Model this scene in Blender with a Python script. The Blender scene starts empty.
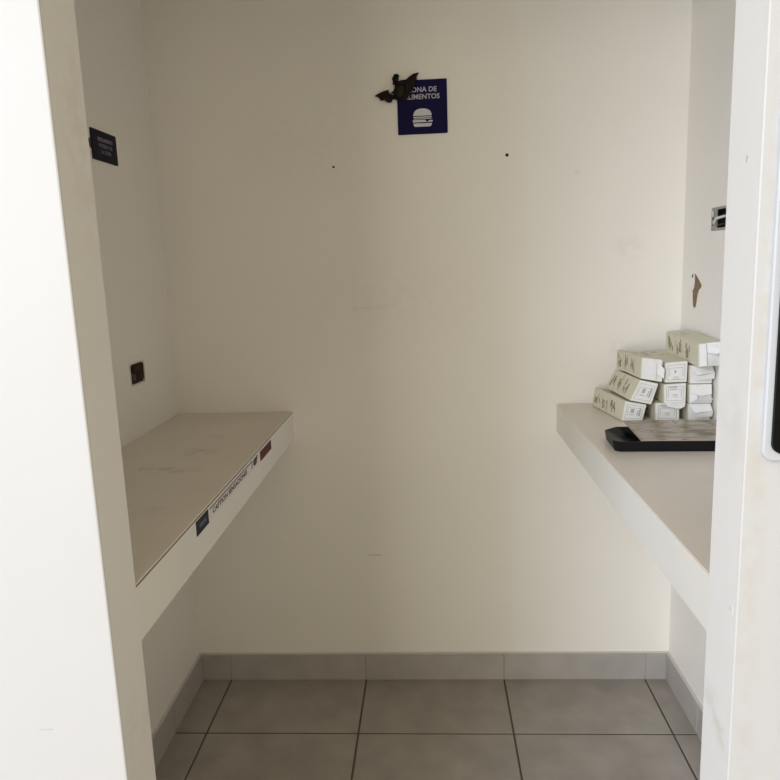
import bpy, bmesh, math, random
from mathutils import Vector, Matrix
random.seed(7)
sc = bpy.context.scene
C = sc.collection

# ---------------------------------------------------------------- camera
def make_camera():
    yaw, pitch, roll, f = -0.0599, -0.1779, -0.0362, 710.78
    cy, sy = math.cos(yaw), math.sin(yaw)
    cp, sp = math.cos(pitch), math.sin(pitch)
    fw = Vector((sy*cp, cy*cp, sp))
    r0 = Vector((cy, -sy, 0)); u0 = r0.cross(fw)
    r = math.cos(roll)*r0 + math.sin(roll)*u0
    u = -math.sin(roll)*r0 + math.cos(roll)*u0
    cam = bpy.data.cameras.new('camera'); o = bpy.data.objects.new('camera', cam); C.objects.link(o)
    cam.sensor_width = 36; cam.lens = f/780*36; cam.clip_start = 0.02
    m = Matrix((( r.x, u.x, -fw.x, 0), (r.y, u.y, -fw.y, -2.1315), (r.z, u.z, -fw.z, 1.3483), (0, 0, 0, 1)))
    o.matrix_world = m
    sc.camera = o
make_camera()

# ---------------------------------------------------------------- light
w = bpy.data.worlds.new('daylight'); sc.world = w; w.use_nodes = True
bg = w.node_tree.nodes['Background']
bg.inputs[0].default_value = (1.0, 0.86, 0.60, 1); bg.inputs[1].default_value = 0.69

def area(name, loc, target, sx, sy, power, col):
    l = bpy.data.lights.new(name, 'AREA'); l.shape = 'RECTANGLE'; l.size = sx; l.size_y = sy
    l.energy = power; l.color = col
    o = bpy.data.objects.new(name, l); C.objects.link(o); o.location = loc
    o.rotation_euler = (Vector(target)-Vector(loc)).to_track_quat('-Z', 'Y').to_euler()
# added unseen area lamps standing in for daylight from behind, mostly from the left
for nm, x, z, y, wd, c in (
        ('daylight_fill_right', 1.0, 1.2, -4.9, 1.2, (0.45, 0.39, 0.29)), ('daylight_fill_near', -1.5, 1.2, -4.9, 1.2, (1.55, 1.50, 1.26)),
        ('daylight_fill_middle', -2.75, 1.2, -4.9, 1.2, (1.95, 2.05, 2.42)), ('daylight_fill_left', -4.5, 1.2, -4.9, 2.0, (1.40, 1.95, 2.80)),
        ('daylight_fill_upper', -3.0, 3.6, -4.4, 2.5, (3.95, 4.15, 4.70))):
    k = max(c)
    F = 1.7
    area(nm, (x*F, -1.2+(y+1.2)*F, 1.78 if z < 2 else 1+(z-1)*F), (0, -0.9, 1.0), wd*F, 2.0*F, 30*k*F*F, tuple(v/k for v in c))

vs = sc.view_settings
vs.view_transform = 'Standard'; vs.look = 'None'; vs.gamma = 1; vs.exposure = -0.06
vs.use_curve_mapping = False

# ---------------------------------------------------------------- measures
XL, XR = -0.793, 0.7337
YI, YO = -1.20, -1.289
JL, JR = -0.430, 0.3704
CEIL = 2.45
HS = 0.907

# ---------------------------------------------------------------- materials
def mat(name, col, rough=0.6, noise=0.0, nscale=6, bump=0.0, bscale=60, tint=None, spec=0.5, metal=0.0):
    m = bpy.data.materials.new(name); m.use_nodes = True
    nt = m.node_tree; b = nt.nodes['Principled BSDF']
    b.inputs['Base Color'].default_value = (*col, 1); b.inputs['Roughness'].default_value = rough
    b.inputs['Specular IOR Level'].default_value = spec; b.inputs['Metallic'].default_value = metal
    tc = nt.nodes.new('ShaderNodeTexCoord')
    if noise:
        n = nt.nodes.new('ShaderNodeTexNoise'); n.inputs['Scale'].default_value = nscale; n.inputs['Detail'].default_value = 5
        nt.links.new(tc.outputs['Object'], n.inputs['Vector'])
        r = nt.nodes.new('ShaderNodeValToRGB')
        r.color_ramp.elements[0].position = 0.3; r.color_ramp.elements[1].position = 0.7
        t = tint or tuple(c*(1-noise) for c in col)
        r.color_ramp.elements[0].color = (*t, 1); r.color_ramp.elements[1].color = (*col, 1)
        nt.links.new(n.outputs['Fac'], r.inputs['Fac']); nt.links.new(r.outputs['Color'], b.inputs['Base Color'])
    if bump:
        n2 = nt.nodes.new('ShaderNodeTexNoise'); n2.inputs['Scale'].default_value = bscale; n2.inputs['Detail'].default_value = 4
        nt.links.new(tc.outputs['Object'], n2.inputs['Vector'])
        bp = nt.nodes.new('ShaderNodeBump'); bp.inputs['Strength'].default_value = bump; bp.inputs['Distance'].default_value = 0.004
        nt.links.new(n2.outputs['Fac'], bp.inputs['Height']); nt.links.new(bp.outputs['Normal'], b.inputs['Normal'])
    return m

def add_stains(m, spots):
    """dirt smudges that belong to the surface: (centre, radii, colour, strength)"""
    nt = m.node_tree; b = nt.nodes['Principled BSDF']
    tc = [n for n in nt.nodes if n.bl_idname == 'ShaderNodeTexCoord'][0]
    cur = b.inputs['Base Color'].links[0].from_socket
    nz = nt.nodes.new('ShaderNodeTexNoise'); nz.inputs['Scale'].default_value = 28; nz.inputs['Detail'].default_value = 4
    nt.links.new(tc.outputs['Object'], nz.inputs['Vector'])
    for c, r, col, s in spots:
        mp = nt.nodes.new('ShaderNodeMapping'); mp.vector_type = 'TEXTURE'
        mp.inputs['Location'].default_value = c; mp.inputs['Scale'].default_value = r
        nt.links.new(tc.outputs['Object'], mp.inputs['Vector'])
        ln = nt.nodes.new('ShaderNodeVectorMath'); ln.operation = 'LENGTH'
        nt.links.new(mp.outputs['Vector'], ln.inputs[0])
        mr = nt.nodes.new('ShaderNodeMapRange'); mr.inputs['From Min'].default_value = 1.0; mr.inputs['From Max'].default_value = 0.2
        mr.inputs['To Min'].default_value = 0; mr.inputs['To Max'].default_value = s
        nt.links.new(ln.outputs['Value'], mr.inputs['Value'])
        mu = nt.nodes.new('ShaderNodeMath'); mu.operation = 'MULTIPLY'
        nt.links.new(mr.outputs['Result'], mu.inputs[0])
        m2 = nt.nodes.new('ShaderNodeMapRange'); m2.inputs['From Min'].default_value = 0.42; m2.inputs['From Max'].default_value = 0.6
        nt.links.new(nz.outputs['Fac'], m2.inputs['Value']); nt.links.new(m2.outputs['Result'], mu.inputs[1])
        mx = nt.nodes.new('ShaderNodeMix'); mx.data_type = 'RGBA'; mx.inputs['B'].default_value = (*col, 1)
        mx.inputs[7].default_value = (*col, 1)
        nt.links.new(mu.outputs['Value'], mx.inputs[0]); nt.links.new(cur, mx.inputs[6])
        cur = mx.outputs[2]
    nt.links.new(cur, b.inputs['Base Color'])

WALL = (0.86, 0.83, 0.775)
M = {}
M['paint'] = mat('wall paint', WALL, 0.55, 0.035, 2.2, 0.10, 35)
M['paint_back'] = mat('wall paint back', WALL, 0.55, 0.035, 2.2, 0.10, 35)
grime = (0.42, 0.36, 0.27)
add_stains(M['paint_back'], [
    ((0.577, 0, 1.364), (0.06, 1, 0.05), grime, 0.12), ((0.43, 0, 1.582), (0.012, 1, 0.012), grime, 0.5),
    ((-0.164, 0, 1.213), (0.10, 1, 0.012), grime, 0.15),
    ((-0.10, 0, 1.25), (0.35, 1, 0.18), (0.70, 0.60, 0.50), 0.10), ((0.55, 0, 1.08), (0.03, 1, 0.03), grime, 0.2),
    ((-0.33, 0, 1.72), (0.3, 1, 0.2), (0.62, 0.55, 0.46), 0.08)])
M['paint_front'] = mat('doorway paint', (0.80, 0.79, 0.77), 0.5, 0.03, 1.6, 0.10, 30, tint=(0.785, 0.765, 0.73))
M['paint_outer_dimmed'] = mat('outer face paint dimmed', (0.56, 0.565, 0.575), 0.5, 0.03, 1.6, 0.10, 30, tint=(0.55, 0.545, 0.54))  # doorway paint, darkened on outward faces to offset the strong light there
add_stains(M['paint_outer_dimmed'], [
    ((0.385, -1.289, 0.9), (0.022, 0.6, 0.7), (0.50, 0.42, 0.31), 0.25), ((0.388, -1.289, 1.35), (0.012, 0.6, 0.5), (0.48, 0.43, 0.33), 0.25)])
add_stains(M['paint_front'], [
    ((0.372, -1.25, 0.72), (0.02, 0.2, 0.05), grime, 0.30), ((0.3704, -1.255, 1.15), (0.05, 0.07, 0.10), (0.6, 0.55, 0.5), 0.25),
    ((-0.43, -1.25, 0.72), (0.05, 0.06, 0.05), grime, 0.2), ((-0.43, -1.23, 1.5), (0.05, 0.05, 0.2), (0.6, 0.5, 0.38), 0.25)])
M['tile'] = mat('floor tile', (0.39, 0.355, 0.315), 0.42, 0.22, 9, 0.05, 90)
M['skirt_tile'] = mat('skirting tile', (0.44, 0.415, 0.39), 0.45, 0.18, 9, 0.05, 90)
M['grout'] = mat('grout', (0.10, 0.085, 0.07), 0.9)
M['caulk'] = mat('pale grout', (0.62, 0.59, 0.54), 0.8)
M['laminate'] = mat('shelf laminate', (0.76, 0.69, 0.60), 0.32, 0.07, 5, 0.03, 40)
add_stains(M['laminate'], [
    ((-0.62, -0.62, 0.907), (0.14, 0.03, 1), (0.36, 0.31, 0.24), 0.6), ((-0.57, -0.47, 0.907), (0.05, 0.09, 1), (0.36, 0.31, 0.24), 0.4),
    ((-0.70, -0.75, 0.907), (0.05, 0.15, 1), (0.36, 0.31, 0.24), 0.35), ((-0.62, -0.88, 0.907), (0.13, 0.04, 1), (0.40, 0.34, 0.27), 0.4),
    ((-0.55, -0.30, 0.907), (0.08, 0.04, 1), (0.40, 0.34, 0.27), 0.25), ((0.62, -0.85, 0.909), (0.08, 0.2, 1), (0.42, 0.36, 0.3), 0.25)])
M['shelf_paint'] = mat('shelf front paint', (0.80, 0.78, 0.72), 0.5, 0.04, 4, 0.08, 30)
M['seam'] = mat('laminate edge', (0.16, 0.13, 0.10), 0.7)
M['navy'] = mat('navy sign plastic', (0.006, 0.004, 0.050), 0.6, spec=0.12)
M['navy_dark'] = mat('navy sign plastic dark', (0.008, 0.006, 0.020), 0.6, spec=0.15)
M['print_white'] = mat('white print', (0.62, 0.60, 0.66), 0.5)
M['print_letter'] = mat('pale grey letters', (0.42, 0.40, 0.47), 0.5)
M['print_grey'] = mat('grey lilac print', (0.20, 0.18, 0.25), 0.5)
M['sticker'] = mat('white sticker film', (0.74, 0.71, 0.69), 0.4)
M['ink'] = mat('dark ink', (0.06, 0.045, 0.04), 0.6)
M['red'] = mat('dark red sticker', (0.13, 0.022, 0.018), 0.6, 0.2, 60, spec=0.2)
M['sticker_blue'] = mat('blue black sticker', (0.014, 0.013, 0.032), 0.6, spec=0.2)
M['bat'] = mat('bat body plastic', (0.005, 0.004, 0.003), 0.6, 0.6, 60, tint=(0.016, 0.010, 0.005), spec=0.15)
M['bat_belly'] = mat('bat belly plastic', (0.018, 0.022, 0.013), 0.6, spec=0.15)
M['bat_wing'] = mat('bat wing plastic', (0.018, 0.007, 0.007), 0.6, 0.6, 70, tint=(0.005, 0.003, 0.003), spec=0.15)
M['rust'] = mat('rusty steel', (0.14, 0.10, 0.075), 0.7, 0.6, 60, tint=(0.035, 0.022, 0.015))
M['dark_in'] = mat('dark box inside', (0.02, 0.018, 0.015), 0.8)
M['zinc'] = mat('galvanised steel', (0.42, 0.41, 0.40), 0.42, 0.4, 90, metal=0.6)
M['plaster'] = mat('broken plaster', (0.72, 0.70, 0.66), 0.9, 0.15, 60, 0.6, 120)
M['wire_w'] = mat('white cable', (0.62, 0.61, 0.58), 0.5)
M['wire_b'] = mat('black cable', (0.02, 0.02, 0.02), 0.5)
M['kraft'] = mat('bare brown board', (0.26, 0.18, 0.105), 0.85, 0.35, 60)
M['spackle'] = mat('white filler', (0.84, 0.82, 0.79), 0.8)
M['hole'] = mat('screw hole', (0.03, 0.022, 0.018), 0.9)
M['scuff'] = mat('grey scuff', (0.50, 0.45, 0.37), 0.8)
M['carton'] = mat('carton printed cream', (0.66, 0.63, 0.50), 0.6, 0.05, 30)
M['carton_end'] = mat('carton white board', (0.78, 0.78, 0.76), 0.6, 0.06, 60)
M['carton_ink'] = mat('carton grey ink', (0.40, 0.40, 0.38), 0.7)
M['carton_ink3'] = mat('pale olive print', (0.46, 0.44, 0.33), 0.7)
M['carton_ink2'] = mat('carton olive ink', (0.26, 0.245, 0.15), 0.7)
M['tray'] = mat('black tray plastic', (0.006, 0.006, 0.0065), 0.45, 0.0, 5, spec=0.22)
M['casing'] = mat('white grey plastic', (0.53, 0.545, 0.57), 0.4)
M['bezel'] = mat('black gloss frame', (0.003, 0.003, 0.003), 0.4, spec=0.15)
M['glass'] = mat('pale screen glass', (0.42, 0.45, 0.38), 0.12)

def placemat_material():
    m = bpy.data.materials.new('printed paper'); m.use_nodes = True
    nt = m.node_tree; b = nt.nodes['Principled BSDF']; b.inputs['Roughness'].default_value = 0.28
    tc = nt.nodes.new('ShaderNodeTexCoord'); mp = nt.nodes.new('ShaderNodeMapping')
    mp.inputs['Scale'].default_value = (1, 2.2, 1)
    n = nt.nodes.new('ShaderNodeTexNoise'); n.inputs['Scale'].default_value = 13; n.inputs['Detail'].default_value = 1.5
    r = nt.nodes.new('ShaderNodeValToRGB'); r.color_ramp.interpolation = 'CONSTANT'
    cols = [(0, (0.12, 0.06, 0.035)), (0.38, (0.22, 0.19, 0.09)), (0.44, (0.30, 0.24, 0.17)), (0.50, (0.38, 0.31, 0.25)), (0.60, (0.19, 0.17, 0.08)), (0.65, (0.42, 0.36, 0.30))]
    while len(r.color_ramp.elements) < len(cols): r.color_ramp.elements.new(0.5)
    for e, (p, c) in zip(r.color_ramp.elements, cols): e.position = p; e.color = (*c, 1)
    nt.links.new(tc.outputs['Object'], mp.inputs['Vector']); nt.links.new(mp.outputs['Vector'], n.inputs['Vector'])
    nt.links.new(n.outputs['Fac'], r.inputs['Fac']); nt.links.new(r.outputs['Color'], b.inputs['Base Color'])
    return m
M['placemat'] = placemat_material()
M['paper_plain'] = mat('paper underside', (0.50, 0.43, 0.37), 0.5)

# ---------------------------------------------------------------- helpers
def obj(name, bm, mats, parent=None, smooth=False, loc=None):
    me = bpy.data.meshes.new(name); bmesh.ops.recalc_face_normals(bm, faces=bm.faces[:]); bm.to_mesh(me); bm.free()
    for m in (mats if isinstance(mats, (list, tuple)) else [mats]): me.materials.append(m)
    if smooth:
        for p in me.polygons: p.use_smooth = True
    o = bpy.data.objects.new(name, me); C.objects.link(o)
    if parent: o.parent = parent
    if loc: o.location = loc
    return o
def tag(o, label=None, cat=None, group=None, kind=None):
    for k, v in (('label', label), ('category', cat), ('group', group), ('kind', kind)):
        if v: o[k] = v
    return o
def empty(name, loc, rot=(0, 0, 0)):
    o = bpy.data.objects.new(name, None); C.objects.link(o); o.location = loc; o.rotation_euler = rot
    o.empty_display_size = 0.02
    return o
def box(bm, x0, x1, y0, y1, z0, z1, bev=0.0, mi=0, seg=2):
    vs = [bm.verts.new(p) for p in ((x0,y0,z0),(x1,y0,z0),(x1,y1,z0),(x0,y1,z0),(x0,y0,z1),(x1,y0,z1),(x1,y1,z1),(x0,y1,z1))]
    fs = [bm.faces.new([vs[i] for i in q]) for q in ((0,3,2,1),(4,5,6,7),(0,1,5,4),(1,2,6,5),(2,3,7,6),(3,0,4,7))]
    for f in fs: f.material_index = mi
    if bev:
        es = list({e for f in fs for e in f.edges})
        bmesh.ops.bevel(bm, geom=es, offset=bev, segments=seg, affect='EDGES', profile=0.5, material=mi)
    return vs
def prism(bm, pts, axis, a0, a1, mi=0):
    """polygon pts (2D) extruded along axis from a0 to a1"""
    def P(p, a):
        if axis == 0: return (a, p[0], p[1])
        if axis == 1: return (p[0], a, p[1])
        return (p[0], p[1], a)
    lo = [bm.verts.new(P(p, a0)) for p in pts]; hi = [bm.verts.new(P(p, a1)) for p in pts]
    f = [bm.faces.new(lo), bm.faces.new(hi[::-1])]
    n = len(pts)
    for i in range(n): f.append(bm.faces.new((lo[i], lo[(i+1) % n], hi[(i+1) % n], hi[i])))
    for q in f: q.material_index = mi
    return f
def rrect(x0, x1, z0, z1, r, n=6):
    out = []
    for cx, cz, a0 in ((x1-r, z1-r, 0), (x0+r, z1-r, 90), (x0+r, z0+r, 180), (x1-r, z0+r, 270)):
        for i in range(n+1):
            a = math.radians(a0 + 90*i/n); out.append((cx+r*math.cos(a), cz+r*math.sin(a)))
    return out
def ring(bm, outer, inner, axis, a0, a1, mi=0):
    def P(p, a):
        if axis == 0: return (a, p[0], p[1])
        if axis == 1: return (p[0], a, p[1])
        return (p[0], p[1], a)
    L = [[bm.verts.new(P(p, a)) for p in q] for q, a in ((outer, a0), (outer, a1), (inner, a1), (inner, a0))]
    n = len(outer)
    for k in range(4):
        A, B = L[k], L[(k+1) % 4]
        for i in range(n):
            f = bm.faces.new((A[i], A[(i+1) % n], B[(i+1) % n], B[i])); f.material_index = mi
def tube(bm, pts, r, seg=8):
    pts = [Vector(p) for p in pts]; rings = []
    for i, p in enumerate(pts):
        t = (pts[min(i+1, len(pts)-1)] - pts[max(i-1, 0)]).normalized()
        a = t.cross(Vector((0, 0, 1)));
        if a.length < 0.1: a = t.cross(Vector((1, 0, 0)))
        a.normalize(); b = t.cross(a)
        rr = r[i] if isinstance(r, (list, tuple)) else r
        rings.append([bm.verts.new(p + rr*(math.cos(2*math.pi*k/seg)*a + math.sin(2*math.pi*k/seg)*b)) for k in range(seg)])
    for A, B in zip(rings, rings[1:]):
        for k in range(seg): bm.faces.new((A[k], A[(k+1) % seg], B[(k+1) % seg], B[k]))
    bm.faces.new(rings[0]); bm.faces.new(rings[-1][::-1])
def text_bm(s, size, depth=0.0004, bold=0.0, align='CENTER', spacing=1.0):
    cu = bpy.data.curves.new('lettering', 'FONT'); cu.body = s; cu.size = size; cu.extrude = depth; cu.offset = bold
    cu.align_x = align; cu.align_y = 'CENTER'; cu.resolution_u = 3; cu.space_character = spacing
    o = bpy.data.objects.new('lettering', cu); C.objects.link(o)
    bpy.context.view_layer.update()
    me = bpy.data.meshes.new_from_object(o.evaluated_get(bpy.context.evaluated_depsgraph_get()))
    bm = bmesh.new(); bm.from_mesh(me)
    bpy.data.objects.remove(o); bpy.data.meshes.remove(me); bpy.data.curves.remove(cu)
    return bm
def slab_hole(bm, axis, a0, a1, u0, u1, v0, v1, hole=None):
    """slab across (u,v) with thickness a0..a1 and an optional rectangular hole (hu0,hu1,hv0,hv1)"""
    out = [(u0, v0), (u1, v0), (u1, v1), (u0, v1)]
    if not hole: return prism(bm, out, axis, a0, a1)
    h = [(hole[0], hole[2]), (hole[1], hole[2]), (hole[1], hole[3]), (hole[0], hole[3])]
    ring(bm, out, h, axis, a0, a1)

# ---------------------------------------------------------------- setting
def floor():
    bm = bmesh.new()
    box(bm, -3.6, 3.0, -7.0, 0.10, -0.08, -0.0015, mi=1)
    T = 0.45; g = 0.0028
    x0 = -0.2399 - 8*T; ys = [0.0]
    y = -0.2787
    while y > -7.0: ys.append(y); y -= T
    for i in range(14):
        for a, b in zip(ys, ys[1:]):
            xa, xb = x0+i*T, x0+(i+1)*T
            if xa < -3.6 or xb > 3.0: continue
            box(bm, xa+g, xb-g, b+g, a-g, -0.006, 0.0, bev=0.0012, mi=0, seg=1)
    tag(obj('floor', bm, [M['tile'], M['grout']]), kind='structure')
floor()

LB = (-0.3190, -0.2260, 1.0500, 1.1080)      # hole in the left wall (y0,y1,z0,z1)
RB = (-0.3000, -0.2020, 1.3980, 1.4560)      # hole in the right wall
bm = bmesh.new(); slab_hole(bm, 1, 0.0, 0.10, XL-0.10, XR+0.10, 0, CEIL)
wall_back = tag(obj('wall_back', bm, M['paint_back']), kind='structure')
bm = bmesh.new(); slab_hole(bm, 0, XL-0.10, XL, YI, 0.0, 0, CEIL, LB)
wall_left = tag(obj('wall_left', bm, M['paint']), kind='structure')
bm = bmesh.new(); slab_hole(bm, 0, XR, XR+0.10, YI, 0.0, 0, CEIL, RB)
wall_right = tag(obj('wall_right', bm, M['paint']), kind='structure')
bm = bmesh.new(); box(bm, XL-0.10, XR+0.10, YO, 0.10, CEIL, CEIL+0.08)
tag(obj('ceiling', bm, M['paint']), kind='structure')
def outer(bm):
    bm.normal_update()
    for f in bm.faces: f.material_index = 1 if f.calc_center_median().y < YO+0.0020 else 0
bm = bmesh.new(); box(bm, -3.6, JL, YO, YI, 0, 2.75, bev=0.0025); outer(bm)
wall_fl = tag(obj('wall_front_left', bm, [M['paint_front'], M['paint_outer_dimmed']]), kind='structure')
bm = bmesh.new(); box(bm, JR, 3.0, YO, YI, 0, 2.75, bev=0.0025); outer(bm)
wall_fr = tag(obj('wall_front_right', bm, [M['paint_front'], M['paint_outer_dimmed']]), kind='structure')
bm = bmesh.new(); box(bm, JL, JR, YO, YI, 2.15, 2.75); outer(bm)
tag(obj('wall_front_top', bm, [M['paint_front'], M['paint_outer_dimmed']]), kind='structure')

def skirting(name, axis, fixed, sgn, a0, a1, joints):
    """tile skirting with pale grout on top; fixed = wall plane, sgn = side it stands out to"""
    bm = bmesh.new(); t, h, g = 0.010, 0.0900, 0.0016
    cuts = [a0] + sorted(j for j in joints if a0 < j < a1) + [a1]
    def B(a, b, t0, t1, z0, z1, mi, bev=0):
        p, q = sorted((fixed+sgn*t0, fixed+sgn*t1))
        if axis == 0: box(bm, a, b, p, q, z0, z1, bev, mi, 1)
        else: box(bm, p, q, a, b, z0, z1, bev, mi, 1)
    for a, b in zip(cuts, cuts[1:]):
        B(a+g, b-g, 0, t, 0.001, h, 0, 0.001)
    B(a0, a1, 0, t-0.0012, 0.0, h-0.001, 1)
    B(a0, a1, 0, t*0.8, h, h+0.0035, 2, 0.001)
    tag(obj(name, bm, [M['skirt_tile'], M['grout_pale'], M['caulk']]), kind='structure')
M['grout_pale'] = mat('skirting joint', (0.36, 0.33, 0.30), 0.9)
T = 0.45
skirting('baseboard_back', 0, 0.0, -1, XL, XR, [-0.2399+T*k for k in range(-1, 3)])
skirting('baseboard_left', 1, XL, 1, YI, -0.010, [-0.2787-0.0, -0.2787-T])
skirting('baseboard_right', 1, XR, -1, YI, -0.010, [-0.2787, -0.2787-T])

# marks that belong to the walls
def disc_on_back(name, x, z, r, m, parent, ry=1.0, d=0.0008):
    bm = bmesh.new(); n = 14
    prism(bm, [(x+r*math.cos(6.2832*i/n), z+r*ry*math.sin(6.2832*i/n)) for i in range(n)], 1, -d, 0.0005)
    return obj(name, bm, m, parent)
disc_on_back('screw_hole', -0.2685, 1.6254, 0.0035, M['hole'], wall_back)
disc_on_back('screw_hole', 0.2309, 1.6372, 0.0048, M['hole'], wall_back)
bm = bmesh.new(); prism(bm, [(-0.215, 0.4325), (-0.180, 0.4318), (-0.1725, 0.4275), (-0.180, 0.4296), (-0.215, 0.4310)], 1, -0.0006, 0.0004)
obj('scratch', bm, M['scuff'], wall_back)
bm = bmesh.new(); prism(bm, [(-0.228, 1.213), (-0.200, 1.2165), (-0.165, 1.2175), (-0.150, 1.2145), (-0.170, 1.2145), (-0.205, 1.2125)], 1, -0.0004, 0.0004)
obj('scratch', bm, mat('faint scratch', (0.76, 0.72, 0.66), 0.8), wall_back)
# torn patch on the right wall
bm = bmesh.new()
prism(bm, [(-0.1010, 1.2865), (-0.1130, 1.2810), (-0.1320, 1.2700), (-0.1500, 1.2575), (-0.1475, 1.2500), (-0.1330, 1.2440), (-0.1240, 1.2300), (-0.1190, 1.2100), (-0.1130, 1.1960), (-0.1040, 1.1930), (-0.0960, 1.1990), (-0.0920, 1.2180), (-0.0900, 1.2400), (-0.0995, 1.2480), (-0.1040, 1.2650)], 0, XR-0.0012, XR+0.0005)
obj('torn_patch', bm, M['kraft'], wall_right)
bm = bmesh.new()
prism(bm, [(-0.0850, 1.2850), (-0.0980, 1.2860), (-0.1030, 1.2650), (-0.0985, 1.2475), (-0.0900, 1.2400), (-0.0770, 1.2390), (-0.0790, 1.2620)], 0, XR-0.0018, XR+0.0005)
obj('filler_patch', bm, M['spackle'], wall_right)
bm = bmesh.new(); prism(bm, [(-0.083, 1.282), (-0.0895, 1.286), (-0.0925, 1.279), (-0.087, 1.275)], 0, XR-0.0026, XR)
obj('screw_hole', bm, M['hole'], wall_right)
# faint dent on the right jamb
bm = bmesh.new(); prism(bm, [(-1.2585, 1.4530), (-1.2555, 1.4560), (-1.2520, 1.4530), (-1.2525, 1.4480), (-1.2560, 1.4460)], 0, JR-0.0004, JR+0.0005)
obj('scuff', bm, mat('pale grey scuff', (0.55, 0.55, 0.53), 0.7), wall_fr)
bm = bmesh.new(); prism(bm, [(-1.2800, 0.905), (-1.2700, 0.908), (-1.2680, 0.899), (-1.2780, 0.896)], 0, JR-0.0004, JR+0.0005)
obj('scuff', bm, mat('pale grey scuff', (0.72, 0.70, 0.68), 0.7), wall_fr)
bm = bmesh.new(); prism(bm, [(-0.545, 0.740), (-0.528, 0.741), (-0.526, 0.739), (-0.545, 0.738)], 1, YO-0.0004, YO+0.0005)
obj('scuff', bm, mat('pale grey scuff', (0.50, 0.49, 0.48), 0.7), wall_fl)

# ---------------------------------------------------------------- shelves
def shelf(x0, x1, edge, zb, label, ht):
    root = empty('wall_shelf', ((x0+x1)/2, -0.6, zb)); tag(root, label, 'shelf', 'fixed shelves on both sides of the booth')
    def put(name, bm, m):
        o = obj(name, bm, m); o.parent = root; o.matrix_parent_inverse = Matrix.Translation(-Vector(root.location)); return o
    bm = bmesh.new(); box(bm, x0, x1, YI+0.0005, -0.0005, zb, ht-(0.0049 if edge > 0 else 0.0036), bev=0.0012); put('shelf_board', bm, M['shelf_paint'])
    e = 0.003 if edge > 0 else -0.003
    if edge > 0:
        bm = bmesh.new(); box(bm, x0, x1-0.0002, YI+0.0005, -0.0005, ht-0.0050, ht-0.0034); put('edge_seam', bm, M['seam'])
    bm = bmesh.new(); box(bm, x0+(0.0010 if edge < 0 else 0), x1-(0.0010 if edge > 0 else 0), YI+0.0005, -0.0005, ht-0.0036, ht, bev=0.0006, seg=1); put('shelf_top', bm, M['laminate'])
    return root
shelf(XL, -0.4317, 1, 0.8180, 'greige-topped fixed shelf on the left wall with a sticker strip along its front', 0.9057)
shelf(0.3749, XR, -1, 0.8236, 'greige-topped fixed shelf on the right wall carrying the cartons and black tray', 0.9091)

# ---------------------------------------------------------------- signs
def sign_big():
    W, H, t = 0.1415, 0.1463, 0.003
    root = empty('wall_sign', (-0.0070, 0, 1.7779), (0, math.radians(0.0), 0))
    tag(root, 'square navy food zone sign with a white burger picture on the back wall', 'sign')
    bm = bmesh.new()
    prism(bm, rrect(-W/2, W/2, -H/2, H/2, 0.002, 2), 1, -t, 0); obj('sign_plate', bm, M['navy'], root)
    for s, z in (('ZONA DE', 0.0463), ('ALIMENTOS', 0.0272)):
        b = text_bm(s, 0.0187, 0.0003, 0.00045, spacing=1.02)
        bmesh.ops.rotate(b, verts=b.verts, cent=(0, 0, 0), matrix=Matrix.Rotation(math.pi/2, 3, 'X'))
        bmesh.ops.translate(b, verts=b.verts, vec=(0.0 if s[0] == 'Z' else -0.0010, -t-0.0002, z))
        obj('lettering', b, M['print_letter'], root)
    # burger: dome bun, wavy layers, bottom bun
    b = bmesh.new(); cz = -0.0300; hw = 0.0262; y0, y1 = -t-0.0006, -t
    def X(x, z): return (x, cz+z)
    dome = [X(-hw, 0.0065)] + [X(hw*0.98*math.cos(a), 0.0065 + 0.0195*math.sin(a)**0.75) for a in [math.pi*(1-i/14) for i in range(1, 14)]] + [X(hw, 0.0065)]
    prism(b, dome, 1, y0, y1)
    top = [X(-hw+hw*2*i/12, 0.0045 - (0.0012 if i % 2 else 0)) for i in range(13)]; bot = [X(hw-hw*2*i/12, 0.0015 - (0.0012 if i % 2 else 0)) for i in range(13)]
    prism(b, top+bot, 1, y0, y1)
    prism(b, [X(-hw, -0.0010), X(hw, -0.0010), X(hw*0.9, -0.0028), X(-hw*0.9, -0.0028)], 1, y0, y1)
    prism(b, [X(-hw*1.05, -0.0048), X(0.006, -0.0048), X(0.013, -0.0105), X(0.020, -0.0062), X(hw*1.08, -0.0062), X(hw*1.08, -0.0105), X(-hw*1.05, -0.0112)], 1, y0, y1)
    prism(b, [X(-hw, -0.0140), X(hw, -0.0140), X(hw*0.96, -0.0205), X(hw*0.8, -0.0232), X(-hw*0.8, -0.0232), X(-hw*0.96, -0.0205)], 1, y0, y1)
    obj('burger_picture', b, M['print_white'], root)
sign_big()

def sign_left():
    # on the left wall: local x -> along -y..+y, thickness along +x
    root = empty('wall_sign', (XL, -0.3390, 1.6520)); tag(root, 'small dark navy sign with three text lines on the left wall', 'sign')
    bm = bmesh.new(); prism(bm, rrect(-0.0690, 0.0690, -0.0360, 0.0360, 0.002, 2), 0, 0.0, 0.003); obj('sign_plate', bm, M['navy_dark'], root)
    for s, z, m, sz in (('REGLAMENTO', 0.0150, 'print_grey', 0.0120), ('INTERNO DE', 0.0005, 'print_grey2', 0.0120), ('LA ZONA', -0.0135, 'print_grey2', 0.0120)):
        b = text_bm(s, sz, 0.0002, 0.0004, spacing=1.08)
        R = Matrix(((0, 0, 1), (1, 0, 0), (0, 1, 0)))
        for v in b.verts: v.co = R @ v.co
        bmesh.ops.translate(b, verts=b.verts, vec=(0.0032, 0.004, z)); obj('lettering', b, M[m], root)
M['print_grey2'] = mat('grey print', (0.13, 0.13, 0.16), 0.5)
sign_left()
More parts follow.
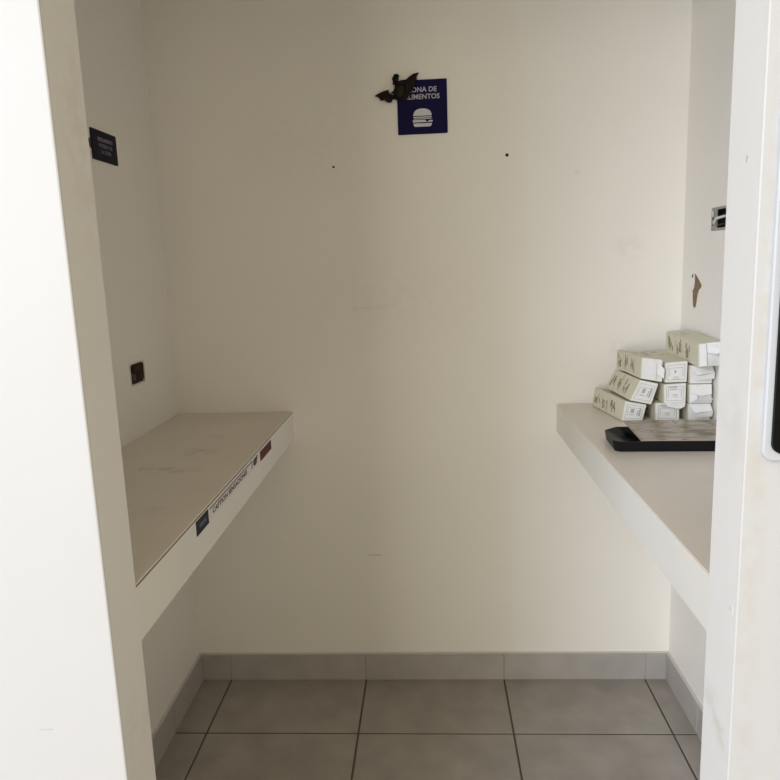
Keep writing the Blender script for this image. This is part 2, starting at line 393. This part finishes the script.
# dark chip of something behind the sign's near edge
bm = bmesh.new(); prism(bm, [(-0.420, 1.660), (-0.411, 1.664), (-0.411, 1.640), (-0.416, 1.641)], 0, XL, XL+0.0015)
obj('screw_hole', bm, M['rust'], wall_left)

def strip_thing(name, label, y0, y1, z0, z1, m, t=0.0006):
    root = empty(name, (-0.4317, (y0+y1)/2, (z0+z1)/2)); tag(root, label, 'sticker', None)
    b = bmesh.new(); prism(b, [(y0-(y0+y1)/2, (z0-z1)/2), (y1-(y0+y1)/2, (z0-z1)/2), (y1-(y0+y1)/2, (z1-z0)/2), (y0-(y0+y1)/2, (z1-z0)/2)], 0, 0, t)
    obj('sticker_sheet', b, M[m], root)
    return root
R_X = Matrix(((0, 0, 1), (1, 0, 0), (0, 1, 0)))
s1 = strip_thing('text_sticker', 'long white sticker with dark lettering on the left shelf front', -0.862, -0.320, 0.8715, 0.8985, 'sticker')
for (txt, cy, cz, sz, bold) in (('CAPTION SENSACIONES', -0.112, -0.0010, 0.0150, 0.0004), ('//', 0.068, -0.001, 0.020, 0.0004)):
    b = text_bm(txt, sz, 0.0001, bold)
    for v in b.verts: v.co = R_X @ v.co
    if len(txt) > 4:
        ys = [v.co.y for v in b.verts]; k = 0.265/(max(ys)-min(ys))
        for v in b.verts: v.co.y *= k
    bmesh.ops.translate(b, verts=b.verts, vec=(0.0008, cy, cz)); obj('lettering', b, M['ink'], s1)
b = bmesh.new(); prism(b, [(-0.262, 0.0085), (0.075, 0.0085), (0.075, 0.0108), (-0.262, 0.0108)], 0, 0.0005, 0.0010); obj('printed_line', b, M['ink'], s1)
b = bmesh.new(); prism(b, [(0.098+0.017*math.cos(a), 0.0005+0.0085*math.sin(a)*(1 if math.sin(a) < 0 else 1.15)) for a in [i*0.5236 for i in range(12)]], 0, 0.0005, 0.0011)
prism(b, [(0.102, 0.004), (0.118, 0.0115), (0.126, 0.0095), (0.116, 0.001)], 0, 0.0005, 0.0011); obj('printed_emblem', b, M['ink'], s1)
s2 = strip_thing('square_sticker', 'blue-black sticker at the near end of the left shelf front', -0.9330, -0.8630, 0.8715, 0.8985, 'sticker_blue', 0.0012)
b = bmesh.new(); prism(b, [(-0.020, -0.003), (0.020, -0.003), (0.020, 0.004), (-0.020, 0.004)], 0, 0.0010, 0.0015)
obj('faded_print', b, mat('faded blue print', (0.06, 0.06, 0.11), 0.5), s2)
s3 = strip_thing('square_sticker', 'dark red sticker at the far end of the left shelf front', -0.4400, -0.3185, 0.8715, 0.8955, 'red', 0.0014)

# ---------------------------------------------------------------- bat
def bat():
    root = empty('toy_bat', (-0.070, -0.004, 1.825)); tag(root, 'small dark plastic bat with spread wings over the corner of the burger sign', 'bat figure')
    S = 0.00283
    def W(px, py):
        py += (px-375)*0.065
        return ((px-397)*S + (-0.0764) + 0.070, 1.850-(py-81.5)*S - 1.825)
    def wing(outline, dy, bend):
        b = bmesh.new(); pts = [W(*p) for p in outline]
        cx = sum(p[0] for p in pts)/len(pts); cz = sum(p[1] for p in pts)/len(pts)
        def y(p): return dy - bend*math.hypot(p[0], p[1])
        F = [b.verts.new((p[0], y(p)-0.0012, p[1])) for p in pts]; K = [b.verts.new((p[0], y(p)+0.0012, p[1])) for p in pts]
        cf = b.verts.new((cx, y((cx, cz))-0.004, cz)); ck = b.verts.new((cx, y((cx, cz))-0.001, cz))
        n = len(pts)
        for i in range(n):
            j = (i+1) % n
            b.faces.new((F[i], F[j], cf)); b.faces.new((K[j], K[i], ck)); b.faces.new((F[j], F[i], K[i], K[j]))
        return b
    left = [(393, 93.5), (389, 92), (388.5, 88.8), (384, 90), (379, 92.3), (374.2, 95.2), (378, 96.2), (380.5, 99.6), (383.8, 98.8), (387, 101), (390.8, 101), (392.5, 97.5), (396, 98)]
    right = [(397.5, 82), (401, 79.6), (406, 79.2), (409, 76.5), (413.5, 73.6), (419.3, 72.2), (417.2, 75.5), (416.2, 80.2), (414, 84), (412.5, 89), (409.5, 91.5), (408.5, 95), (405, 99), (399, 98)]
    obj('wing', wing(left, -0.004, 0.05), M['bat_wing'], root)
    obj('wing', wing(right, -0.006, 0.05), M['bat_wing'], root)
    def blob(name, px, py, rx, ry, rz, m, rot=0, y=-0.010):
        b = bmesh.new(); bmesh.ops.create_uvsphere(b, u_segments=16, v_segments=10, radius=1)
        for v in b.verts: v.co = Vector((v.co.x*rx, v.co.y*ry, v.co.z*rz))
        bmesh.ops.rotate(b, verts=b.verts, cent=(0, 0, 0), matrix=Matrix.Rotation(rot, 3, 'Y'))
        x, z = W(px, py); bmesh.ops.translate(b, verts=b.verts, vec=(x, y, z))
        return obj(name, b, m, root, smooth=True)
    blob('body', 399.5, 90, 0.0170, 0.012, 0.0265, M['bat'], 0.25)
    blob('belly', 400.5, 91.5, 0.0095, 0.006, 0.015, M['bat_belly'], 0.25, y=-0.0195)
    h = blob('head', 396, 78.5, 0.0085, 0.008, 0.0100, M['bat'], 0.0)
    b = bmesh.new()
    def wp(px, py, y): x, z = W(px, py); return (x, y, z)
    tube(b, [wp(394.2, 84, -0.010), wp(394, 79, -0.011), wp(395.5, 75.8, -0.012), wp(398, 75.6, -0.013), wp(399.8, 77.4, -0.014)], [0.005, 0.0055, 0.005, 0.0038, 0.0008])
    obj('ear', b, M['bat'], h)
    b = bmesh.new(); tube(b, [wp(398.5, 88, -0.008), wp(396.8, 84, -0.009), wp(395.6, 80, -0.010)], [0.010, 0.0075, 0.0055]); obj('neck', b, M['bat'], root, smooth=True)
    b = bmesh.new(); tube(b, [wp(395, 90, -0.008), wp(392.5, 91.5, -0.008), wp(390.8, 91.6, -0.007)], [0.004, 0.003, 0.0012]); obj('foot', b, M['bat'], root)
bat()

# ---------------------------------------------------------------- electrical boxes
def left_box():
    y0, y1, z0, z1 = LB; cy, cz = (y0+y1)/2, (z0+z1)/2
    root = empty('electrical_box', (XL, cy, cz)); tag(root, 'open rusty electrical box sunk in the left wall above the shelf', 'electrical box')
    a, b_ = (y1-y0)/2, (z1-z0)/2
    b = bmesh.new(); o = rrect(-a+0.0004, a-0.0004, -b_+0.0004, b_-0.0004, 0.001, 1); i = rrect(-a+0.002, a-0.002, -b_+0.002, b_-0.002, 0.001, 1)
    ring(b, o, i, 0, -0.050, -0.0015); prism(b, o, 0, -0.052, -0.050); obj('box_shell', b, M['rust'], root)
    b = bmesh.new(); ring(b, rrect(-a-0.003, a+0.001, -b_-0.003, b_+0.0012, 0.006, 4), rrect(-a+0.0025, a-0.001, -b_+0.001, b_-0.003, 0.009, 4), 0, -0.004, 0.0010); obj('ragged_rim', b, M['plaster'], root)
    b = bmesh.new(); box(b, -0.024, -0.018, 0.008, 0.030, -0.0265, -0.006, 0.0008); obj('mounting_ear', b, M['rust'], root)
    b = bmesh.new(); tube(b, [(-0.046, -0.020, 0.020), (-0.030, -0.010, 0.006), (-0.015, -0.020, -0.004), (-0.004, -0.034, -0.003)], 0.0017); obj('wire', b, M['wire_w'], root, True)
    b = bmesh.new(); tube(b, [(-0.046, 0.020, 0.012), (-0.030, 0.0, -0.012), (-0.018, -0.014, -0.018)], 0.0020); obj('wire', b, M['wire_b'], root, True)
left_box()
def right_box():
    y0, y1, z0, z1 = RB; cy, cz = (y0+y1)/2, (z0+z1)/2
    root = empty('electrical_box', (XR, cy, cz)); tag(root, 'open galvanised electrical box sunk in the right wall beside the jamb', 'electrical box')
    a, b_ = (y1-y0)/2, (z1-z0)/2
    b = bmesh.new(); o = rrect(-a+0.0004, a-0.0004, -b_+0.0004, b_-0.0004, 0.001, 1); i = rrect(-a+0.002, a-0.002, -b_+0.002, b_-0.002, 0.001, 1)
    ring(b, o, i, 0, 0.0015, 0.050); prism(b, o, 0, 0.050, 0.052); obj('box_shell', b, M['dark_in'], root)
    b = bmesh.new(); ring(b, rrect(-a-0.002, a-0.0005, -b_+0.0005, b_-0.0005, 0.003, 4), rrect(-a+0.006, a-0.036, -b_+0.006, b_-0.006, 0.005, 4), 0, -0.0016, 0.0012); obj('cover_ring', b, M['zinc'], root)
    for z in (-0.014, 0.001):
        b = bmesh.new(); prism(b, [(0.036+0.0042*math.cos(t), z+0.0032*math.sin(t)) for t in [i*0.5236 for i in range(12)]], 0, -0.0022, -0.0012); obj('screw_hole', b, M['hole'], root)
    b = bmesh.new(); tube(b, [(0.040, -0.010, 0.012), (0.015, 0.004, 0.006), (-0.003, 0.012, 0.001), (-0.004, 0.020, -0.006), (-0.003, 0.024, -0.014)], 0.0036); obj('wire', b, M['wire_w'], root, True)
    b = bmesh.new(); tube(b, [(-0.003, 0.040, 0.022), (-0.004, 0.033, 0.018), (-0.004, 0.030, 0.006)], 0.0022); obj('wire', b, M['wire_w'], root, True)
    b = bmesh.new(); tube(b, [(0.042, -0.020, -0.010), (0.020, -0.010, -0.012), (0.0, 0.004, -0.016)], 0.0026); obj('wire', b, M['wire_b'], root, True)
right_box()

# ---------------------------------------------------------------- cartons on the right shelf
ZS = 0.9091
def carton(label, front, yf, yb, dxb=0.0, dzb=0.0, prints='label', flap=None, dyr=0.0):
    """front: TL TR BR BL as (x, z above shelf); the box runs from yf back to yb"""
    cx = sum(p[0] for p in front)/4
    root = empty('carton', (cx, (yf+yb)/2, ZS)); tag(root, label, 'carton', 'small cream cartons piled on the right shelf')
    L = lambda x, y, z: Vector((x-cx, y-(yf+yb)/2, z))
    TL, TR, BR, BL = front
    F = [L(TL[0], yf, TL[1]), L(TR[0], yf-dyr, TR[1]), L(BR[0], yf-dyr, BR[1]), L(BL[0], yf, BL[1])]
    K = [L(TL[0]+dxb, yb, TL[1]+dzb), L(TR[0]+dxb, yb-dyr, TR[1]+dzb), L(BR[0]+dxb, yb-dyr, BR[1]+max(dzb, 0)), L(BL[0]+dxb, yb, BL[1]+max(dzb, 0))]
    b = bmesh.new(); f = [b.verts.new(p) for p in F]; k = [b.verts.new(p) for p in K]
    b.faces.new(f).material_index = 1; b.faces.new(k[::-1]).material_index = 1
    for i in range(4): b.faces.new((f[i], f[(i+1) % 4], k[(i+1) % 4], k[i])).material_index = 0
    bmesh.ops.bevel(b, geom=b.edges[:], offset=0.0014, segments=2, affect='EDGES')
    for fc in b.faces:
        if fc.material_index > 1: fc.material_index = 0
    BODY = b
    # bilinear frame on a face: u right, v up
    def quad_pt(q, u, v, d, n):
        a = q[3].lerp(q[2], u); c = q[0].lerp(q[1], u); return a.lerp(c, v) + n*d
    def patch(bm, q, n, u0, u1, v0, v1, mi=2):
        lo = [bm.verts.new(quad_pt(q, u, v, 0.0000, n)) for u, v in ((u0, v0), (u1, v0), (u1, v1), (u0, v1))]
        hi = [bm.verts.new(quad_pt(q, u, v, 0.0004, n)) for u, v in ((u0, v0), (u1, v0), (u1, v1), (u0, v1))]
        bm.faces.new(hi).material_index = mi
        for i in range(4): bm.faces.new((lo[i], lo[(i+1) % 4], hi[(i+1) % 4], hi[i])).material_index = mi
    nf = Vector((0, -1, 0))
    rnd = random.Random(label)
    if prints in ('label', 'label_low', 'label_side'):
        b = BODY; t = 0.016
        u0, u1, v0, v1 = 0.12, 0.88, 0.12, 0.86
        for (a0, a1, c0, c1) in ((u0, u1, v0, v0+t), (u0, u1, v1-t, v1), (u0, u0+t, v0, v1), (u1-t, u1, v0, v1)): patch(b, F, nf, a0, a1, c0, c1)
        for (a0, a1, c0, c1) in ((u0+.08, u1-.08, .70, .70+t), (u0+.08, u0+.08+t, .30, .70), (u1-.08-t, u1-.08, .30, .70)): patch(b, F, nf, a0, a1, c0, c1)
        if prints == 'label':
            rows = ((.36, .62, .24, .27), (.32, .70, .15, .175), (.42, .5, .45, .60))
        elif prints == 'label_low':
            rows = ((.22, .60, .80, .86), (.28, .58, .70, .735), (.40, .62, .42, .45), (.40, .60, .36, .385), (.44, .62, .30, .32))
        else:
            rows = ((.72, .78, .30, .74), (.64, .68, .30, .60), (.30, .52, .32, .36), (.34, .50, .44, .66))
        for r in rows: patch(b, F, nf, *r)
    # long printed side facing left: dark motifs and a small text block
    q = [K[0], F[0], F[3], K[3]]; n = (q[1]-q[0]).cross(q[3]-q[0]).normalized()
    if n.x > 0: n = -n
    b = BODY
    for c in (0.14, 0.40, 0.66):
        for j in range(11):
            u = c + rnd.uniform(-.08, .08); v = rnd.uniform(.12, .6)
            patch(b, q, n, u, u+rnd.uniform(.012, .030), v, v+rnd.uniform(.12, .36), 3 if j > 2 else 4)
    for j in range(3): patch(b, q, n, .28+.24*j, .283+.24*j, .03, .97, 4)
    # the top panel's closing line and faint motifs
    q = [K[0], K[1], F[1], F[0]]; n = Vector((0, 0, 1))
    for j in range(3):
        v = rnd.uniform(.15, .8); u = rnd.uniform(.1, .6); patch(b, q, n, u, u+.25, v, v+.03, 4)
    obj('box_body', BODY, [M['carton'], M['carton_end'], M['carton_ink'], M['carton_ink2'], M['carton_ink3']], root)
    def sheet(pts, t=0.0006, m='carton_end', name='flap'):
        b = bmesh.new(); P = [Vector(p) for p in pts]; nn = (P[1]-P[0]).cross(P[2]-P[0]).normalized()*t
        lo = [b.verts.new(p-nn) for p in P]; hi = [b.verts.new(p+nn) for p in P]; m_ = len(P)
        b.faces.new(lo); b.faces.new(hi[::-1])
        for i in range(m_): b.faces.new((lo[i], lo[(i+1) % m_], hi[(i+1) % m_], hi[i]))
        obj(name, b, M[m], root)
    Q = lambda u, v, out: quad_pt(F, u, v, out, nf)
    if flap == 'tuck':         # closed flap over two thirds, side ear sticking out
        sheet([Q(0.02, .03, .002), Q(.68, .03, .003), Q(.70, .72, .003), Q(.60, .98, .002), Q(.02, .98, .001)])
        sheet([Q(.72, .35, .001), Q(.98, .20, .016), Q(1.02, .62, .014), Q(.80, .84, .001)])
    elif flap == 'under':      # flap hanging below the end
        sheet([Q(.02, .02, .001), Q(.98, .02, .001), Q(.90, -.16, .010), Q(.66, -.26, .014), Q(.10, -.14, .012)])
    elif flap == 'open':       # crumpled half-open flaps
        sheet([Q(.0, .99, .001), Q(.97, .99, .001), Q(.93, .52, .010), Q(.45, .42, .013), Q(.05, .60, .008)])
        sheet([Q(.02, .02, .001), Q(.98, .02, .001), Q(.96, .30, .012), Q(.30, .22, .012)])
        sheet([Q(.02, .05, .0012), Q(.02, .95, .0012), Q(.30, .80, .006), Q(.34, .25, .006)])
    elif flap == 'fan':        # two flaps crossing diagonally
        sheet([Q(.02, .98, .001), Q(.30, .98, .003), Q(.34, .05, .005), Q(.02, .02, .001)])
        sheet([Q(.32, .99, .001), Q(1.0, .99, .001), Q(1.0, .62, .016), Q(.70, .52, .012), Q(.34, .60, .006)])
        sheet([Q(.34, .02, .001), Q(1.0, .02, .001), Q(1.0, .48, .010), Q(.60, .36, .012)])
    elif flap == 'lip':
        sheet([Q(.25, .45, .014), Q(1.0, .62, .016), Q(1.0, .30, .012), Q(.28, .22, .010)])
        sheet([Q(.02, .98, .001), Q(.98, .98, .001), Q(1.0, .62, .014), Q(.25, .50, .012)])
    return root

yA = -0.262
carton('cream carton at the foot of the leaning left stack, lowest of three', [(.5095, .0555), (.5665, .0440), (.5560, .0), (.5010, .0015)], -0.255, -0.040, dxb=-0.030, prints='label_side')
carton('cream carton in the middle of the leaning left stack, its end tilted clockwise', [(.5450, .1125), (.5930, .1010), (.5760, .0455), (.5195, .0580)], yA, -0.062, dxb=-0.014, dzb=-0.002, prints='label_side')
carton('cream carton topping the left stack, plain white end flap and no label', [(.5475, .1720), (.6020, .1640), (.6020, .1045), (.5460, .1150)], yA, -0.062, dxb=-0.012, dzb=-0.004, prints='none', flap='tuck')
carton('carton lowest in the middle stack, half hidden by the sagging flap above', [(.5870, .0485), (.6500, .0485), (.6510, .0), (.5880, .0)], -0.258, -0.045, prints='label_low')
carton('carton second up in the middle stack with its bottom flap hanging', [(.6040, .0995), (.6620, .1020), (.6620, .0500), (.6060, .0495)], -0.268, -0.050, prints='label_low', flap='under')
carton('carton on top of the middle stack with a framed label on its square end', [(.6070, .1560), (.6650, .1600), (.6640, .1040), (.6080, .1035)], -0.265, -0.045, dxb=0.0, dzb=0.004, prints='label')
carton('carton lowest in the right-hand stack, dark gap at its left', [(.6680, .0470), (.7260, .0470), (.7270, .0), (.6690, .0)], -0.268, -0.050, prints='none', flap='lip')
carton('carton second up in the right-hand stack with crumpled end flaps', [(.6680, .0985), (.7260, .0985), (.7270, .0480), (.6700, .0480)], -0.272, -0.050, prints='none', flap='open')
carton('carton third up in the right-hand stack, directly under the topmost one', [(.6690, .1480), (.7270, .1480), (.7275, .0995), (.6700, .0995)], -0.268, -0.055, prints='none', flap='lip')
carton('topmost and highest carton of the pile, long printed side turned to the left', [(.6700, .2100), (.7270, .2150), (.7280, .1540), (.6720, .1510)], -0.320, -0.100, dxb=-0.010, dzb=0.010, prints='none', flap='fan')

# ---------------------------------------------------------------- tray and papers
def tray():
    root = empty('serving_tray', (0.405, -0.559, ZS), (0, 0, math.radians(-3.5)))
    tag(root, 'shallow black tray with sloping corners in front of the cartons', 'tray')
    L, D, H = 0.302, 0.150, 0.0240
    def loop(i_l, i_f, c, z):   # inset left/right, inset front/back, corner chamfer
        x0, x1, y0, y1 = i_l, L-i_l, i_f, D-i_f
        return [(x0+c*.5, y0, z), (x1-c*.5, y0, z), (x1, y0+c*.5, z), (x1, y1-c, z), (x1-c, y1, z), (x0+c, y1, z), (x0, y1-c, z), (x0, y0+c*.5, z)]
    b = bmesh.new()
    loops = [loop(.005, .006, .020, 0.0), loop(0.0, 0.0, .032, H-.001), loop(0.0006, .0006, .032, H), loop(.0045, .003, .030, H), loop(.0055, .0040, .030, H-.0015), loop(.052, .014, .022, .0030)]
    R = [[b.verts.new(p) for p in l] for l in loops]
    for A, B in zip(R, R[1:]):
        for i in range(8): b.faces.new((A[i], A[(i+1) % 8], B[(i+1) % 8], B[i]))
    b.faces.new(R[0]); b.faces.new(R[-1])
    obj('tray_body', b, M['tray'], root)
tray()
def papers():
    rot = math.radians(-3.5)
    specs = [(0.0600, 0.0075, 0.235, 0.184, 0.0243, 0.0258, 0.0, 'thin printed sheet lying lowest on the black tray', 'paper_plain'),
             (0.0610, 0.0060, 0.240, 0.196, 0.0266, 0.0276, 0.004, 'brown and olive printed paper lying uppermost on the black tray', 'placemat')]
    for x0, y0, w_, d_, z0, z1, a, lab, m in specs:
        o = empty('printed_paper', (0.405, -0.559, ZS), (0, 0, rot+a)); o.location = (0.405, -0.559, ZS)
        bpy.data.objects.remove(o)
        b = bmesh.new(); n = 8
        top = []; low = []
        for j in range(n+1):
            for i in range(n+1):
                u, v = i/n, j/n; wz = 0.0
                top.append(b.verts.new((x0+w_*u, y0+d_*v, z1+wz))); low.append(b.verts.new((x0+w_*u, y0+d_*v, z0+wz)))
        I = lambda i, j: j*(n+1)+i
        for j in range(n):
            for i in range(n):
                b.faces.new((top[I(i, j)], top[I(i+1, j)], top[I(i+1, j+1)], top[I(i, j+1)])); b.faces.new((low[I(i, j+1)], low[I(i+1, j+1)], low[I(i+1, j)], low[I(i, j)]))
        for i in range(n):
            b.faces.new((low[I(i, 0)], low[I(i+1, 0)], top[I(i+1, 0)], top[I(i, 0)])); b.faces.new((top[I(i, n)], top[I(i+1, n)], low[I(i+1, n)], low[I(i, n)]))
            b.faces.new((top[I(0, i)], top[I(0, i+1)], low[I(0, i+1)], low[I(0, i)])); b.faces.new((low[I(n, i)], low[I(n, i+1)], top[I(n, i+1)], top[I(n, i)]))
        ob = obj('printed_paper', b, M[m]); ob.location = (0.405, -0.559, ZS); ob.rotation_euler = (0, 0, rot+a)
        tag(ob, lab, 'paper')
papers()

# ---------------------------------------------------------------- panel on the front wall, right edge
def panel():
    root = empty('wall_panel', (0.3880, YO, 1.1000)); tag(root, 'white-grey wall unit with a rounded black frame at the right edge of the photo', 'wall unit')
    Wd, Ht = 0.42, 0.62
    b = bmesh.new(); o = rrect(0, Wd, 0, Ht, 0.014, 6)
    # casing with a chamfered border
    L0 = o; L1 = rrect(0.0018, Wd-0.0018, 0.0018, Ht-0.0018, 0.013, 6)
    A = [b.verts.new((p[0], 0, p[1])) for p in L0]; B = [b.verts.new((p[0], -0.006, p[1])) for p in L0]; D = [b.verts.new((p[0], -0.0078, p[1])) for p in L1]
    n = len(o)
    for P, Q in ((A, B), (B, D)):
        for i in range(n): b.faces.new((P[i], P[(i+1) % n], Q[(i+1) % n], Q[i]))
    b.faces.new(A); b.faces.new(D); obj('casing', b, M['casing'], root)
    b = bmesh.new(); ring(b, rrect(0.0085, Wd-0.0085, 0.0105, Ht-0.0105, 0.012, 6), rrect(0.0195, Wd-0.0195, 0.0205, Ht-0.0205, 0.004, 6), 1, -0.0125, -0.0070); obj('black_frame', b, M['bezel'], root)
    b = bmesh.new(); box(b, 0.018, Wd-0.018, -0.0095, -0.0070, 0.0190, Ht-0.0190); obj('glass_pane', b, M['glass'], root)
panel()
